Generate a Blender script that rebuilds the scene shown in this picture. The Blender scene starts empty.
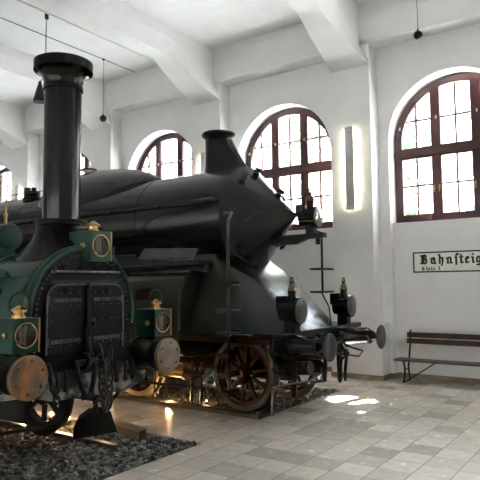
import bpy, bmesh, math, random
from mathutils import Vector, Matrix
PI = math.pi
random.seed(7)
S = bpy.context.scene
COL = S.collection
H = 1.85

# ------------------------------------------------------------------ materials
def nd(nt, t, **kw):
    n = nt.nodes.new(t)
    for k, v in kw.items():
        setattr(n, k, v)
    return n

def M(name, col, rough=.5, metal=0., var=.12, scale=4., bump=0., bscale=60., rvar=.1, spec=.5, col2=None, coat=0., rng=(.3, .7)):
    m = bpy.data.materials.new(name); m.use_nodes = True
    nt = m.node_tree; b = nt.nodes['Principled BSDF']
    tc = nd(nt, 'ShaderNodeTexCoord')
    nz = nd(nt, 'ShaderNodeTexNoise'); nz.inputs['Scale'].default_value = scale; nz.inputs['Detail'].default_value = 6
    nt.links.new(tc.outputs['Object'], nz.inputs['Vector'])
    mx = nd(nt, 'ShaderNodeMix', data_type='RGBA')
    c2 = col2 if col2 else tuple(c * (1 - var * 2) for c in col)
    mx.inputs[6].default_value = (*c2, 1)
    mx.inputs[7].default_value = (*(tuple(min(1, c * (1 + var)) for c in col) if not col2 else col), 1)
    rp = nd(nt, 'ShaderNodeMapRange'); rp.inputs[1].default_value = rng[0]; rp.inputs[2].default_value = rng[1]
    nt.links.new(nz.outputs[0], rp.inputs[0])
    nt.links.new(rp.outputs[0], mx.inputs[0])
    nt.links.new(mx.outputs[2], b.inputs['Base Color'])
    rr = nd(nt, 'ShaderNodeMapRange'); rr.inputs[3].default_value = max(.02, rough - rvar); rr.inputs[4].default_value = min(1, rough + rvar)
    nt.links.new(nz.outputs[0], rr.inputs[0]); nt.links.new(rr.outputs[0], b.inputs['Roughness'])
    b.inputs['Metallic'].default_value = metal
    b.inputs['Specular IOR Level'].default_value = spec
    b.inputs['Coat Weight'].default_value = coat
    if bump:
        n2 = nd(nt, 'ShaderNodeTexNoise'); n2.inputs['Scale'].default_value = bscale; n2.inputs['Detail'].default_value = 5
        nt.links.new(tc.outputs['Object'], n2.inputs['Vector'])
        bp = nd(nt, 'ShaderNodeBump'); bp.inputs['Strength'].default_value = bump; bp.inputs['Distance'].default_value = .02
        nt.links.new(n2.outputs[0], bp.inputs['Height']); nt.links.new(bp.outputs[0], b.inputs['Normal'])
    return m

def emit(name, col, st):
    m = bpy.data.materials.new(name); m.use_nodes = True
    b = m.node_tree.nodes['Principled BSDF']
    b.inputs['Base Color'].default_value = (*col, 1)
    b.inputs['Emission Color'].default_value = (*col, 1); b.inputs['Emission Strength'].default_value = st
    return m

def glass_mat(name, tint=(1, 1, 1), mixf=.1):
    m = bpy.data.materials.new(name); m.use_nodes = True
    nt = m.node_tree; nt.nodes.clear()
    o = nd(nt, 'ShaderNodeOutputMaterial'); t = nd(nt, 'ShaderNodeBsdfTransparent'); g = nd(nt, 'ShaderNodeBsdfGlossy')
    g.inputs['Roughness'].default_value = .03
    t.inputs[0].default_value = (*tint, 1)
    mx = nd(nt, 'ShaderNodeMixShader'); mx.inputs[0].default_value = mixf
    nt.links.new(t.outputs[0], mx.inputs[1]); nt.links.new(g.outputs[0], mx.inputs[2]); nt.links.new(mx.outputs[0], o.inputs[0])
    return m

def floor_mat():
    m = bpy.data.materials.new('stone_floor_tiles'); m.use_nodes = True
    nt = m.node_tree; b = nt.nodes['Principled BSDF']
    tc = nd(nt, 'ShaderNodeTexCoord'); sp = nd(nt, 'ShaderNodeSeparateXYZ')
    nt.links.new(tc.outputs['Object'], sp.inputs[0])
    W = .352
    def mth(op, a, bb=None):
        n = nd(nt, 'ShaderNodeMath', operation=op)
        for i, q in enumerate((a, bb)):
            if q is None: continue
            if isinstance(q, (int, float)): n.inputs[i].default_value = q
            else: nt.links.new(q, n.inputs[i])
        return n.outputs[0]
    u = mth('DIVIDE', mth('ADD', sp.outputs[0], 1.97 + 60 * W), W)
    v = mth('DIVIDE', mth('ADD', sp.outputs[1], -5.34 + 60 * W), W)
    fu, fv = mth('FLOOR', u), mth('FLOOR', v)
    cb = nd(nt, 'ShaderNodeCombineXYZ'); nt.links.new(fu, cb.inputs[0]); nt.links.new(fv, cb.inputs[1])
    wn = nd(nt, 'ShaderNodeTexWhiteNoise', noise_dimensions='2D'); nt.links.new(cb.outputs[0], wn.inputs['Vector'])
    cr = nd(nt, 'ShaderNodeValToRGB'); e = cr.color_ramp.elements
    e[0].position = 0; e[0].color = (.46, .41, .35, 1)
    e[1].position = 1; e[1].color = (.87, .79, .70, 1)
    for p, c in ((.12, (.58, .52, .45)), (.4, (.70, .63, .54)), (.6, (.74, .665, .57)), (.88, (.80, .725, .63))):
        q = cr.color_ramp.elements.new(p); q.color = (*c, 1)
    nt.links.new(wn.outputs[0], cr.inputs[0])
    nz = nd(nt, 'ShaderNodeTexNoise'); nz.inputs['Scale'].default_value = 9; nz.inputs['Detail'].default_value = 8
    nt.links.new(tc.outputs['Object'], nz.inputs['Vector'])
    mr = nd(nt, 'ShaderNodeMapRange'); mr.inputs[3].default_value = .8; mr.inputs[4].default_value = 1.15
    nt.links.new(nz.outputs[0], mr.inputs[0])
    mul = nd(nt, 'ShaderNodeMix', data_type='RGBA', blend_type='MULTIPLY'); mul.inputs[0].default_value = 1
    nt.links.new(cr.outputs[0], mul.inputs[6]); nt.links.new(mr.outputs[0], mul.inputs[7])
    # joints
    du = mth('ABSOLUTE', mth('SUBTRACT', mth('FRACT', u), .5)); dv = mth('ABSOLUTE', mth('SUBTRACT', mth('FRACT', v), .5))
    j = mth('MAXIMUM', mth('GREATER_THAN', du, .489), mth('GREATER_THAN', dv, .493))
    jm = nd(nt, 'ShaderNodeMix', data_type='RGBA'); nt.links.new(j, jm.inputs[0])
    nt.links.new(mul.outputs[2], jm.inputs[6]); jm.inputs[7].default_value = (.09, .08, .065, 1)
    nt.links.new(jm.outputs[2], b.inputs['Base Color'])
    r2 = nd(nt, 'ShaderNodeMapRange'); r2.inputs[3].default_value = .14; r2.inputs[4].default_value = .34
    nt.links.new(nz.outputs[0], r2.inputs[0])
    rj = mth('ADD', r2.outputs[0], mth('MULTIPLY', j, .4))
    nt.links.new(rj, b.inputs['Roughness'])
    bp = nd(nt, 'ShaderNodeBump'); bp.inputs['Strength'].default_value = .12; bp.inputs['Distance'].default_value = .003
    nt.links.new(mth('SUBTRACT', mth('MULTIPLY', nz.outputs[0], .25), j), bp.inputs['Height']); nt.links.new(bp.outputs[0], b.inputs['Normal'])
    return m

plaster = M('white_plaster', (.86, .855, .845), .85, var=.02, scale=2, bump=.05, bscale=40)
ceil_m = M('ceiling_plaster', (.87, .87, .87), .9, var=.02, scale=3, bump=.12, bscale=25)
floor_m = floor_mat()
skirt_m = M('stone_skirting', (.26, .19, .13), .5, var=.15, scale=6)
redwood = M('oxblood_painted_wood', (.058, .014, .014), .35, var=.15, scale=3)
brass = M('brass', (.48, .29, .11), .28, 1., var=.15)
brass_d = M('tarnished_brass', (.30, .19, .08), .45, .8, var=.2)
iron = M('black_iron', (.006, .006, .006), .38, .0, spec=.22, var=.3, scale=12, bump=.15, bscale=50)
black = M('black_gloss_paint', (.008, .0085, .009), .22, .0, var=.15, scale=3, rvar=.03, spec=.35)
blackb = M('boiler_black_paint', (.012, .0125, .013), .20, .0, var=.0, scale=1.6, rvar=.0, spec=.36)
casing_m = M('grey_green_casing_paint', (.020, .0225, .0185), .27, .0, var=.0, scale=1.6, rvar=.0, spec=.36)
chim_m = M('chimney_black_enamel', (.006, .006, .006), .15, .0, var=.1, scale=2, rvar=.0, spec=.3)
green = M('locomotive_green', (.014, .058, .043), .26, spec=.4, metal=.0, var=.15, scale=2, rvar=.03)
lgreen = M('lantern_green', (.006, .045, .028), .33, 0, spec=.25, var=.1, scale=6)
worn = M('worn_grey_beam_paint', (.33, .32, .30), .45, .0, scale=5, spec=.3, rng=(.47,.60), col2=(.010, .010, .010), bump=.15, bscale=30)
plate_m = M('smokebox_black_paint', (.004, .004, .004), .42, .0, spec=.12, var=.3, scale=10, bump=.12, bscale=30)
doorm = M('door_black_paint', (.006, .006, .006), .40, .0, spec=.14, var=.3, scale=14, bump=.12, bscale=40)
steel = M('worn_steel', (.22, .2, .18), .35, .9, var=.3, scale=8)
dsteel = M('dark_steel', (.035, .033, .03), .4, .5, var=.3, scale=8)
strapm = M('rubbed_dark_steel', (.10, .10, .098), .38, .3, var=.4, scale=14)
woodbuf = M('weathered_buffer_wood', (.32, .14, .05), .6, 0, scale=5, spec=.1, rng=(.4,.6), col2=(.11, .085, .065), bump=.2, bscale=20)
bufface = M('greased_buffer_face', (.22, .165, .12), .5, 0, scale=7, spec=.3, rng=(.4,.6), col2=(.13, .11, .095), bump=.1)
darkbuf = M('dark_buffer_face', (.03, .03, .032), .42, .1, var=.3, scale=6)
redwheel = M('dark_red_wheel_paint', (.035, .004, .0035), .45, 0, spec=.15, var=.3, scale=5)
tyre = M('worn_wheel_tyre', (.060, .060, .058), .5, .0, var=.25, scale=6)
lamplit_tyre = M('lamplit_wheel_tyre', (.62, .47, .28), .45, .3, var=.2, scale=6)  # warm lamplight painted into the tyre colour
reddark = M('dark_red_frame_paint', (.014, .004, .004), .45, 0, spec=.15, var=.3, scale=5)
benchwood = M('brown_bench_slat', (.05, .022, .013), .4, 0, var=.25, scale=5)
signw = M('cream_enamel', (.90, .89, .84), .35, 0, var=.06, scale=6)
signb = M('black_enamel', (.012, .012, .012), .35)
lensm = M('clouded_lamp_glass', (.09, .09, .078), .3, .0, spec=.25, var=.3, scale=5)
lensclear = M('silvered_reflector', (.35, .35, .34), .12, 1., var=.2, scale=8)
lampin = M('lantern_interior', (.022, .018, .015), .6, 0, var=.1, scale=2, spec=.1)
strip_m = M('painted_lens_reflection', (.075, .055, .038), .5, 0, var=.1)  # brown reflection in the lantern glass, painted as a colour
stone = M('ballast_stone', (.27, .26, .24), .7, 0, scale=11, rng=(.42,.6), col2=(.06, .057, .052), bump=.1)
bed = M('ballast_bed', (.03, .028, .026), .9, 0, var=.3, scale=20)
sleeper_m = M('dark_sleeper_wood', (.04, .028, .02), .8, 0, var=.3, scale=6)
concrete = M('grey_kerb_stone', (.09, .075, .06), .7, 0, var=.15, scale=8)
whitep = M('white_painted_metal', (.62, .62, .60), .5, 0, var=.03)
greyp = M('grey_painted_metal', (.62, .62, .61), .45, 0, var=.06, scale=4)
hatchm = M('grey_hatch_paint', (.06, .06, .058), .42, .2, var=.2, scale=5)
facade = M('pale_facade', (.50, .44, .43), .9, 0, var=.08, scale=1)
darkfac = M('sky_block_facade', (.08, .08, .08), .9, 0, var=.1, scale=2)  # dark face of the added building that cuts sky light
roofm = M('grey_roof', (.2, .15, .13), .8)
fglass = M('dark_window_glass', (.04, .05, .055), .2)
ground_m = M('courtyard_ground', (.80, .80, .80), .9)
leafm = M('green_leaf', (.055, .10, .045), .6, 0, var=.35, scale=.9)
bark = M('tree_bark', (.09, .07, .05), .9)
pane_m = glass_mat('window_glass', (.97, .99, .98), .07)
lglass = glass_mat('lantern_glass', (.85, .85, .8), .05)
led = emit('warm_led_strip', (1., .92, .66), 11.)
bulb = emit('warm_bulb', (1., .62, .25), 6.)

# ------------------------------------------------------------------ mesh builder
ORI = {}
class MB:
    def __init__(s): s.bm = bmesh.new()
    def _add(s, vs, fs):
        v = [s.bm.verts.new(p) for p in vs]
        for f in fs:
            try: s.bm.faces.new([v[i] for i in f])
            except ValueError: pass
        return v
    def box(s, a, b):
        x0, y0, z0 = a; x1, y1, z1 = b
        s._add([(x0,y0,z0),(x1,y0,z0),(x1,y1,z0),(x0,y1,z0),(x0,y0,z1),(x1,y0,z1),(x1,y1,z1),(x0,y1,z1)],
               [(0,3,2,1),(4,5,6,7),(0,1,5,4),(1,2,6,5),(2,3,7,6),(3,0,4,7)])
        return s
    def lathe(s, prof, o, d=(0,0,1), n=32, cap=True, a0=0, a1=None):
        # prof: list of (t along d, radius)
        d = Vector(d).normalized(); u = Vector((0,0,1)) if abs(d.z) < .9 else Vector((0,1,0))
        p = d.cross(u).normalized(); q = d.cross(p).normalized(); o = Vector(o)
        rings = []
        for t, r in prof:
            rings.append([s.bm.verts.new(o + d*t + (p*math.cos(2*PI*k/n) + q*math.sin(2*PI*k/n))*max(r, 1e-4)) for k in range(n)])
        for i in range(len(rings)-1):
            for k in range(n):
                s.bm.faces.new((rings[i][k], rings[i][(k+1)%n], rings[i+1][(k+1)%n], rings[i+1][k]))
        if cap:
            s.bm.faces.new(rings[0][::-1]); s.bm.faces.new(rings[-1])
        return s
    def cyl(s, a, b, r, r2=None, n=16):
        a = Vector(a); b = Vector(b); L = (b-a).length
        return s.lathe([(0, r), (L, r if r2 is None else r2)], a, b-a, n)
    def tube(s, pts, r, n=8):
        pts = [Vector(p) for p in pts]
        rings = []; prev = None
        for i, p in enumerate(pts):
            d = (pts[min(i+1, len(pts)-1)] - pts[max(i-1, 0)]).normalized()
            if prev is None:
                u = Vector((0,0,1)) if abs(d.z) < .9 else Vector((1,0,0)); a = d.cross(u).normalized()
            else:
                a = (prev - d*prev.dot(d)).normalized()
            prev = a; b = d.cross(a)
            rings.append([s.bm.verts.new(p + (a*math.cos(2*PI*k/n) + b*math.sin(2*PI*k/n))*r) for k in range(n)])
        for i in range(len(rings)-1):
            for k in range(n):
                s.bm.faces.new((rings[i][k], rings[i][(k+1)%n], rings[i+1][(k+1)%n], rings[i+1][k]))
        s.bm.faces.new(rings[0][::-1]); s.bm.faces.new(rings[-1])
        return s
    def ball(s, c, r, n=12, sc=(1,1,1)):
        mm = Matrix.Translation(c) @ Matrix.Diagonal((r*sc[0], r*sc[1], r*sc[2], 1))
        bmesh.ops.create_uvsphere(s.bm, u_segments=n, v_segments=max(6, n*2//3), radius=1, matrix=mm); return s
    def torus(s, c, d, R, r, n=32, m=8, a0=0, a1=2*PI):
        d = Vector(d).normalized(); u = Vector((0,0,1)) if abs(d.z) < .9 else Vector((0,1,0))
        p = d.cross(u).normalized(); q = d.cross(p).normalized(); c = Vector(c)
        full = abs(a1-a0-2*PI) < 1e-6; rings = []
        for i in range(n if full else n+1):
            t = a0 + (a1-a0)*i/n; e = p*math.cos(t) + q*math.sin(t)
            rings.append([s.bm.verts.new(c + e*(R + r*math.cos(2*PI*k/m)) + d*r*math.sin(2*PI*k/m)) for k in range(m)])
        N = len(rings)
        for i in range(N if full else N-1):
            for k in range(m):
                s.bm.faces.new((rings[i][k], rings[(i+1)%N][k], rings[(i+1)%N][(k+1)%m], rings[i][(k+1)%m]))
        return s
    def prism(s, poly, o, u, v, w):
        # poly 2D in (u,v), extruded along vector w
        o, u, v, w = map(Vector, (o, u, v, w))
        a = [s.bm.verts.new(o + u*x + v*y) for x, y in poly]; b = [s.bm.verts.new(o + u*x + v*y + w) for x, y in poly]
        n = len(poly); s.bm.faces.new(a[::-1]); s.bm.faces.new(b)
        for i in range(n): s.bm.faces.new((a[i], a[(i+1)%n], b[(i+1)%n], b[i]))
        return s
    def rivets(s, pts, d, r=.012):
        d = Vector(d).normalized()
        for p in pts: s.lathe([(0, r), (r*.5, r*.85), (r*.9, r*.3)], p, d, 6)
        return s
    def split(s, name, mat, parent=None, sharp=35):
        # one object per separate piece
        bmesh.ops.recalc_face_normals(s.bm, faces=s.bm.faces[:])
        seen = set(); out = []
        s.bm.verts.index_update()
        for v0 in s.bm.verts:
            if v0.index in seen: continue
            comp = []; st = [v0]; seen.add(v0.index)
            while st:
                v = st.pop(); comp.append(v)
                for e in v.link_edges:
                    w_ = e.other_vert(v)
                    if w_.index not in seen: seen.add(w_.index); st.append(w_)
            idx = {v.index: i for i, v in enumerate(comp)}; faces = {f for v in comp for f in v.link_faces}
            m = MB(); m._add([v.co.copy() for v in comp], [[idx[v.index] for v in f.verts] for f in faces])
            out.append(m.build(name, mat, parent, sharp))
        s.bm.free(); return out
    def build(s, name, mat, parent=None, sharp=35, bevel=0):
        bmesh.ops.recalc_face_normals(s.bm, faces=s.bm.faces[:])
        if parent is not None and parent in ORI:
            bmesh.ops.translate(s.bm, verts=s.bm.verts[:], vec=-ORI[parent])
        me = bpy.data.meshes.new(name)
        for f in s.bm.faces: f.smooth = True
        s.bm.to_mesh(me); s.bm.free()
        me.set_sharp_from_angle(angle=math.radians(sharp))
        me.materials.append(mat)
        o = bpy.data.objects.new(name, me); COL.objects.link(o)
        if parent is not None:
            o.parent = parent
            if parent in ORI: ORI[o] = ORI[parent]
        if bevel:
            bv = o.modifiers.new('bevel', 'BEVEL'); bv.width = bevel; bv.segments = 2; bv.limit_method = 'ANGLE'
        return o

def tag(o, label, cat, group=None, kind=None):
    o['label'] = label; o['category'] = cat
    if group: o['group'] = group
    if kind: o['kind'] = kind
    return o
def thing(name, label, cat, loc, group=None):
    o = bpy.data.objects.new(name, None); COL.objects.link(o); o.location = loc
    o.empty_display_size = .2
    ORI[o] = Vector(loc)
    return tag(o, label, cat, group)
def struct(o): o['kind'] = 'structure'; return o
def children(o): return [c for c in bpy.data.objects if c.parent == o]

# ------------------------------------------------------------------ the hall
SP = 3.72                     # bay spacing
PF, WY, NY, GY, OY = 10.69, 11.10, 11.28, 11.50, 11.78   # pier face, wall, niche back, glass, outside
RIGHT = [-4.32 + SP*k for k in range(-6, 4)]              # right edges of piers
CEN = [r + 1.43 for r in RIGHT]                           # window centres
HW, SPR, SILL = 1.23, 4.70, 3.06
CZ = 7.48

def arch_pts(c, r, z, n=28): return [(c - r*math.cos(PI*i/n), z + r*math.sin(PI*i/n)) for i in range(n+1)]
def wall_bays(sgn, off, name):
    def yy(v): return v if sgn > 0 else off - v
    mb = MB(); bm = mb.bm
    def quad(*p): mb._add([(a, yy(b), c) for a, b, c in p], [(0,1,2,3)])
    for c in CEN:
        x0, x1 = c - SP/2, c + SP/2; l, r = c - HW, c + HW
        A = arch_pts(c, HW, SPR)
        for Y in (WY, OY):
            quad((x0,Y,0),(l,Y,0),(l,Y,SPR),(x0,Y,SPR)); quad((r,Y,0),(x1,Y,0),(x1,Y,SPR),(r,Y,SPR))
            quad((x0,Y,SPR),(l,Y,SPR),(l,Y,8),(x0,Y,8)); quad((r,Y,SPR),(x1,Y,SPR),(x1,Y,8),(r,Y,8))
            for (a, za), (b, zb) in zip(A, A[1:]): quad((a,Y,za),(b,Y,zb),(b,Y,8),(a,Y,8))
        for (a, za), (b, zb) in zip(A, A[1:]): quad((a,WY,za),(b,WY,zb),(b,OY,zb),(a,OY,za))
        for e in (l, r): quad((e,WY,0),(e,WY,SPR),(e,OY,SPR),(e,OY,0))
        quad((l,NY,0),(r,NY,0),(r,NY,SILL),(l,NY,SILL)); quad((l,NY,SILL),(r,NY,SILL),(r,OY,SILL),(l,OY,SILL))
        quad((l,OY,0),(r,OY,0),(r,OY,SILL),(l,OY,SILL))
    bmesh.ops.remove_doubles(bm, verts=bm.verts[:], dist=.0005)
    return struct(mb.build(name, plaster, sharp=30))
wall_bays(1, 0, 'wall_back')
OFF = -5.0                      # mirrored wall plane: y -> OFF - y
wall_bays(-1, OFF, 'wall_front')
XL, XR = CEN[0]-SP/2, CEN[-1]+SP/2
YF = OFF - WY
mb = MB(); mb.box((XL-.3, OFF-OY, 0), (XL, OY, 8)); struct(mb.build('wall_left', plaster))
mb = MB(); mb.box((XR, OFF-OY, 0), (XR+.3, OY, 8)); struct(mb.build('wall_right', plaster))
mb = MB(); mb.box((XL, OFF-OY, CZ), (XR, OY, CZ+.3)); struct(mb.build('ceiling', ceil_m))
# floor with two sunken track pits left open
P1 = (-22, -4.37, 2.45, 5.45); P2 = (-22, -4.47, 6.86, 9.45)
mb = MB()
for a, b in [((XL,OFF-OY),(XR,P1[2])), ((P1[1],P1[2]),(XR,P1[3])), ((XL,P1[3]),(XR,P2[2])), ((P2[1],P2[2]),(XR,P2[3])), ((XL,P2[3]),(XR,OY)),
             ((XL,P1[2]),(P1[0],P1[3])), ((XL,P2[2]),(P2[0],P2[3]))]:
    mb.box((a[0],a[1],-.25),(b[0],b[1],0))
struct(mb.build('floor', floor_m))

# piers, edge beams and cross beams
tn = 1
for r in RIGHT:
    for side in (1, -1):
        def yy(v): return v if side > 0 else OFF - v
        def bb(mb, a, b): mb.box((a[0], min(yy(a[1]), yy(b[1])), a[2]), (b[0], max(yy(a[1]), yy(b[1])), b[2]))
        mb = MB(); bb(mb, (r-.82, PF, 1.07), (r, WY+.02, 6.7)); bb(mb, (r-.94, PF-.01, 0), (r+.12, WY+.02, 1.07))
        struct(mb.build('trim_%d' % tn, plaster)); tn += 1
    # cross beam with haunches at both ends: stations along y with bottom z and half width
    c = r - .41
    st = [(PF+.05, 6.22, .41), (PF, 6.22, .41), (10.35, 6.38, .32), (10.0, 6.55, .22), (9.7, 6.70, .13), (9.4, 6.88, .05), (9.25, 6.93, .045), (8.9, 6.95, .04)]
    st = st + [(OFF - a, b, d) for a, b, d in reversed(st)]
    mb = MB(); R = []
    for y, z, w in st:
        top = CZ + .02; tw = .41 if True else w
        R.append([mb.bm.verts.new(p) for p in ((c-.41, y, top), (c-.41, y, z + (.0 if w > .4 else (.02))), (c+w, y, z), (c+.21, y, z+.44 if w > .1 else z+.30), (c+.21, y, top))])
    for a, b in zip(R, R[1:]):
        for k in range(4): mb.bm.faces.new((a[k], a[k+1], b[k+1], b[k]))
    mb.bm.faces.new(R[0]); mb.bm.faces.new(R[-1][::-1])
    struct(mb.build('trim_%d' % tn, plaster, sharp=20)); tn += 1
for side in (1, -1):
    y0, y1 = (PF, OY-.02) if side > 0 else (OFF-OY+.02, OFF-PF)
    mb = MB(); mb.box((XL, y0, 6.66), (XR, y1, CZ+.02)); struct(mb.build('trim_%d' % tn, plaster)); tn += 1
# skirting
mb = MB()
for c, r in zip(CEN, RIGHT):
    x = r; l = c-HW; rr = c+HW
    mb.box((x-.955, PF-.025, 0), (x+.135, PF-.0, .1)); mb.box((x+.12, PF-.01, 0), (x+.135, WY, .1)); mb.box((x-.955, PF-.01, 0), (x-.94, WY, .1))
    mb.box((x+.12, WY-.015, 0), (l, WY, .1)); mb.box((l, NY-.015, 0), (rr, NY, .1)); mb.box((l, WY-.015, 0), (l+.015, NY, .1)); mb.box((rr-.015, WY-.015, 0), (rr, NY, .1))
    mb.box((rr, WY-.015, 0), (x+SP-.94, WY, .1))
struct(mb.build('baseboard_back', skirt_m))

# windows
def window(idx, c, flip):
    def yy(v): return OFF - v if flip else v
    g = .012; R0 = HW - .03
    z0 = SILL
    mb = MB()
    def bx(x0, x1, za, zb, d0=.045, d1=.045):
        ya, yb = yy(GY-d0), yy(GY+d1); mb.box((x0, min(ya,yb), za), (x1, max(ya,yb), zb))
    def band(r0, r1, a0, a1, d0, d1, zc=SPR, cx=c, n=24):
        ya, yb = yy(GY-d0), yy(GY+d1)
        P = []
        for i in range(n+1):
            t = a0 + (a1-a0)*i/n; P.append((math.cos(t), math.sin(t)))
        for (ca, sa), (cb, sb) in zip(P, P[1:]):
            mb.prism([(r0*ca, r0*sa), (r1*ca, r1*sa), (r1*cb, r1*sb), (r0*cb, r0*sb)], (cx, ya, zc), (1,0,0), (0,0,1), (0, yb-ya, 0))
    # outer frame
    band(R0-.085, HW+.02, 0, PI, .05, .05)
    bx(c-HW, c-R0+.085, z0, SPR, .05, .05); bx(c+R0-.085, c+HW, z0, SPR, .05, .05)
    bx(c-HW, c+HW, z0, z0+.10, .06, .05)
    # transom and mullions
    bx(c-HW, c+HW, 4.40, 4.52, .075, .05)
    M0 = .385
    for s in (-1, 1):
        x = c + s*M0; zt = SPR + math.sqrt((R0-.04)**2 - M0**2)
        bx(x-.05, x+.05, z0, zt, .06, .05)
    # casement frames lower
    edges = [(c-R0+.08, c-M0-.045), (c-M0+.045, c+M0-.045), (c+M0+.045, c+R0-.08)]
    for a, b in edges:
        for za, zb in ((z0+.10, 4.40),):
            bx(a, a+.05, za, zb, .055, .03); bx(b-.05, b, za, zb, .055, .03); bx(a, b, za, za+.06, .055, .03); bx(a, b, zb-.05, zb, .055, .03)
            m = (a+b)/2; bx(m-.018, m+.018, za, zb, .03, .02); h = (za+zb)/2 + .02; bx(a, b, h-.018, h+.018, .03, .02)
    # upper: centre panel and two quadrant panels
    def ztop(x, r=R0-.08): return SPR + math.sqrt(max(0, r*r - (x-c)**2))
    for a, b in edges:
        za = 4.52
        bx(a, b, za, za+.055, .055, .03)
        for e, w in ((a, .05), (b, -.05)):
            zt = min(ztop(e), ztop(e+w))
            if zt > SPR+.1: bx(min(e, e+w), max(e, e+w), za, zt, .055, .03)
            else: bx(min(e, e+w), max(e, e+w), za, SPR+.02, .055, .03)
        m = (a+b)/2; bx(m-.018, m+.018, za, ztop(m), .03, .02)
        h = 5.13
        xa = max(a, c - math.sqrt((R0-.08)**2-(h-SPR)**2)); xb = min(b, c + math.sqrt((R0-.08)**2-(h-SPR)**2))
        bx(xa, xb, h-.018, h+.018, .03, .02)
    band(R0-.125, R0-.07, 0, PI, .055, .03)
    root = struct(mb.build('window_%d' % idx, redwood, sharp=30))
    mb = MB(); A = arch_pts(0, R0-.03, SPR, 24)
    mb.prism([(-R0+.03, z0+.02)] + A + [(R0-.03, z0+.02)], (c, yy(GY)-.003, 0), (1,0,0), (0,0,1), (0,.006,0))
    mb.build('glass_pane', pane_m, root)
    if not flip:
        for x in (c-M0-.05, c-M0+.05, c+M0-.05, c+M0+.05):
            mb = MB(); mb.box((x-.012, GY-.085, 3.70), (x+.012, GY-.055, 3.78)); mb.box((x-.009, GY-.10, 3.64), (x+.009, GY-.083, 3.76))
            mb.build('window_handle', brass, root)
        for x, z in ((c-R0+.1, 5.0), (c-M0+.02, 5.13), (c+M0+.02, 5.13)):
            mb = MB(); mb.box((x-.015, GY-.075, z-.03), (x+.015, GY-.05, z+.03)); mb.build('window_latch', whitep, root)
wi = 1
for c in CEN:
    window(wi, c, False); wi += 1
for c in CEN:
    window(wi, c, True); wi += 1

# wall lamps on the pier faces
lamp_places = {-4.32: 'slim wall lamp glowing on the pier between the two large windows at right',
               -8.04: 'wall lamp half hidden just left of the sloped chimney of the pointed engine',
               -11.76: 'glow of wall lamp on the pier peeking just above the engine roof left of centre',
               -15.48: 'wall lamp on the farthest pier at left, glowing behind the safety valves'}
for r in RIGHT[2:]:
    key = min(lamp_places, key=lambda k: abs(k-r))
    if abs(key-r) > .1: continue
    x = r-.41-.02; y = PF
    t = thing('wall_lamp', lamp_places[key], 'wall lamp', (x, y, 3.32), 'lamps on the piers')
    mb = MB(); mb.box((x-.09, y-.085, 3.32), (x+.09, y-.06, 5.0)); mb.build('cover_plate', greyp, t, bevel=.004)
    mb = MB(); mb.box((x-.05, y-.06, 3.40), (x+.05, y, 4.92)); mb.build('housing', whitep, t)
    mb = MB(); mb.box((x-.062, y-.05, 3.38), (x-.051, y-.03, 4.94)); mb.box((x+.051, y-.05, 3.38), (x+.062, y-.03, 4.94)); mb.split('light_strip', led, t)
    for z in (3.42, 4.88):
        mb = MB(); mb.lathe([(0, .012), (.006, .009)], (x, y-.085, z), (0,-1,0), 10); mb.build('screw', dsteel, t)

# ------------------------------------------------------------------ sign
sx0, sx1, sz0, sz1, sy = -3.74, -1.60, 2.055, 2.455, NY
t = thing('platform_sign', 'long cream enamel platform sign with black border on the right wall', 'sign', (sx0, sy, sz0))
mb = MB(); mb.box((sx0, sy-.03, sz0), (sx1, sy, sz1)); mb.build('sign_board', signw, t)
mb = MB(); w = .027
for a, b in (((sx0, sz0), (sx1, sz0+w)), ((sx0, sz1-w), (sx1, sz1)), ((sx0, sz0), (sx0+w, sz1)), ((sx1-w, sz0), (sx1, sz1))):
    mb.box((a[0], sy-.036, a[1]), (b[0], sy-.028, b[1]))
mb.build('sign_border', signb, t)
# blackletter strokes drawn with a broad nib (units: x-height = 1)
G = {
 'B': (1.25, [[(.15,1.45),(.35,1.3),(.35,.15)],[(.1,.1),(.35,0),(.6,.12),(.95,0)],[(.3,1.35),(.7,1.5),(1.05,1.25),(.95,.95),(.5,.8)],[(.55,.82),(1.05,.7),(1.1,.3),(.9,.02)],[(.62,1.3),(.62,.2)]]),
 'a': (.95, [[(.15,.85),(.45,1.0),(.7,.85),(.7,.15),(.85,.0)],[(.2,.7),(.2,.15),(.42,0),(.7,.2)],[(.2,.6),(.65,.72)]]),
 'h': (.95, [[(.1,1.5),(.25,1.35),(.25,0)],[(.25,.8),(.5,1.0),(.72,.85),(.72,.2),(.55,-.35)]]),
 'n': (.98, [[(.08,.9),(.25,.85),(.25,.1),(.36,0)],[(.25,.8),(.5,1.0),(.72,.85),(.72,.1),(.88,0)]]),
 's': (.55, [[(.25,-.25),(.25,1.35),(.42,1.55),(.62,1.4)],[(.08,.95),(.25,.95)]]),
 't': (.6, [[(.28,1.35),(.25,.15),(.4,0),(.55,.1)],[(.05,.95),(.52,.95)]]),
 'e': (.75, [[(.22,.8),(.2,.15),(.38,0),(.62,.15)],[(.22,.8),(.45,1.0),(.6,.8),(.25,.5)]]),
 'i': (.48, [[(.08,.9),(.25,.85),(.25,.1),(.4,0)],[(.22,1.3),(.3,1.42)]]),
 'g': (.95, [[(.2,.8),(.2,.2),(.42,.05),(.7,.2)],[(.2,.8),(.45,1.0),(.7,.85),(.7,-.15),(.5,-.4),(.2,-.3)]]),
 'G': (1.1, [[(.75,1.4),(.3,1.3),(.2,.3),(.5,0),(.9,.2),(.9,.75),(.6,.8)]]),
 'l': (.42, [[(.2,1.5),(.2,.1),(.35,0)]]),
 'z': (.65, [[(.5,.95),(.25,.75),(.5,.5),(.5,.1),(.15,0)]]),
 '2': (.9, [[(.15,1.2),(.4,1.45),(.65,1.2),(.2,.1),(.75,.1)]]),
 ' ': (.6, [])}
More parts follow.
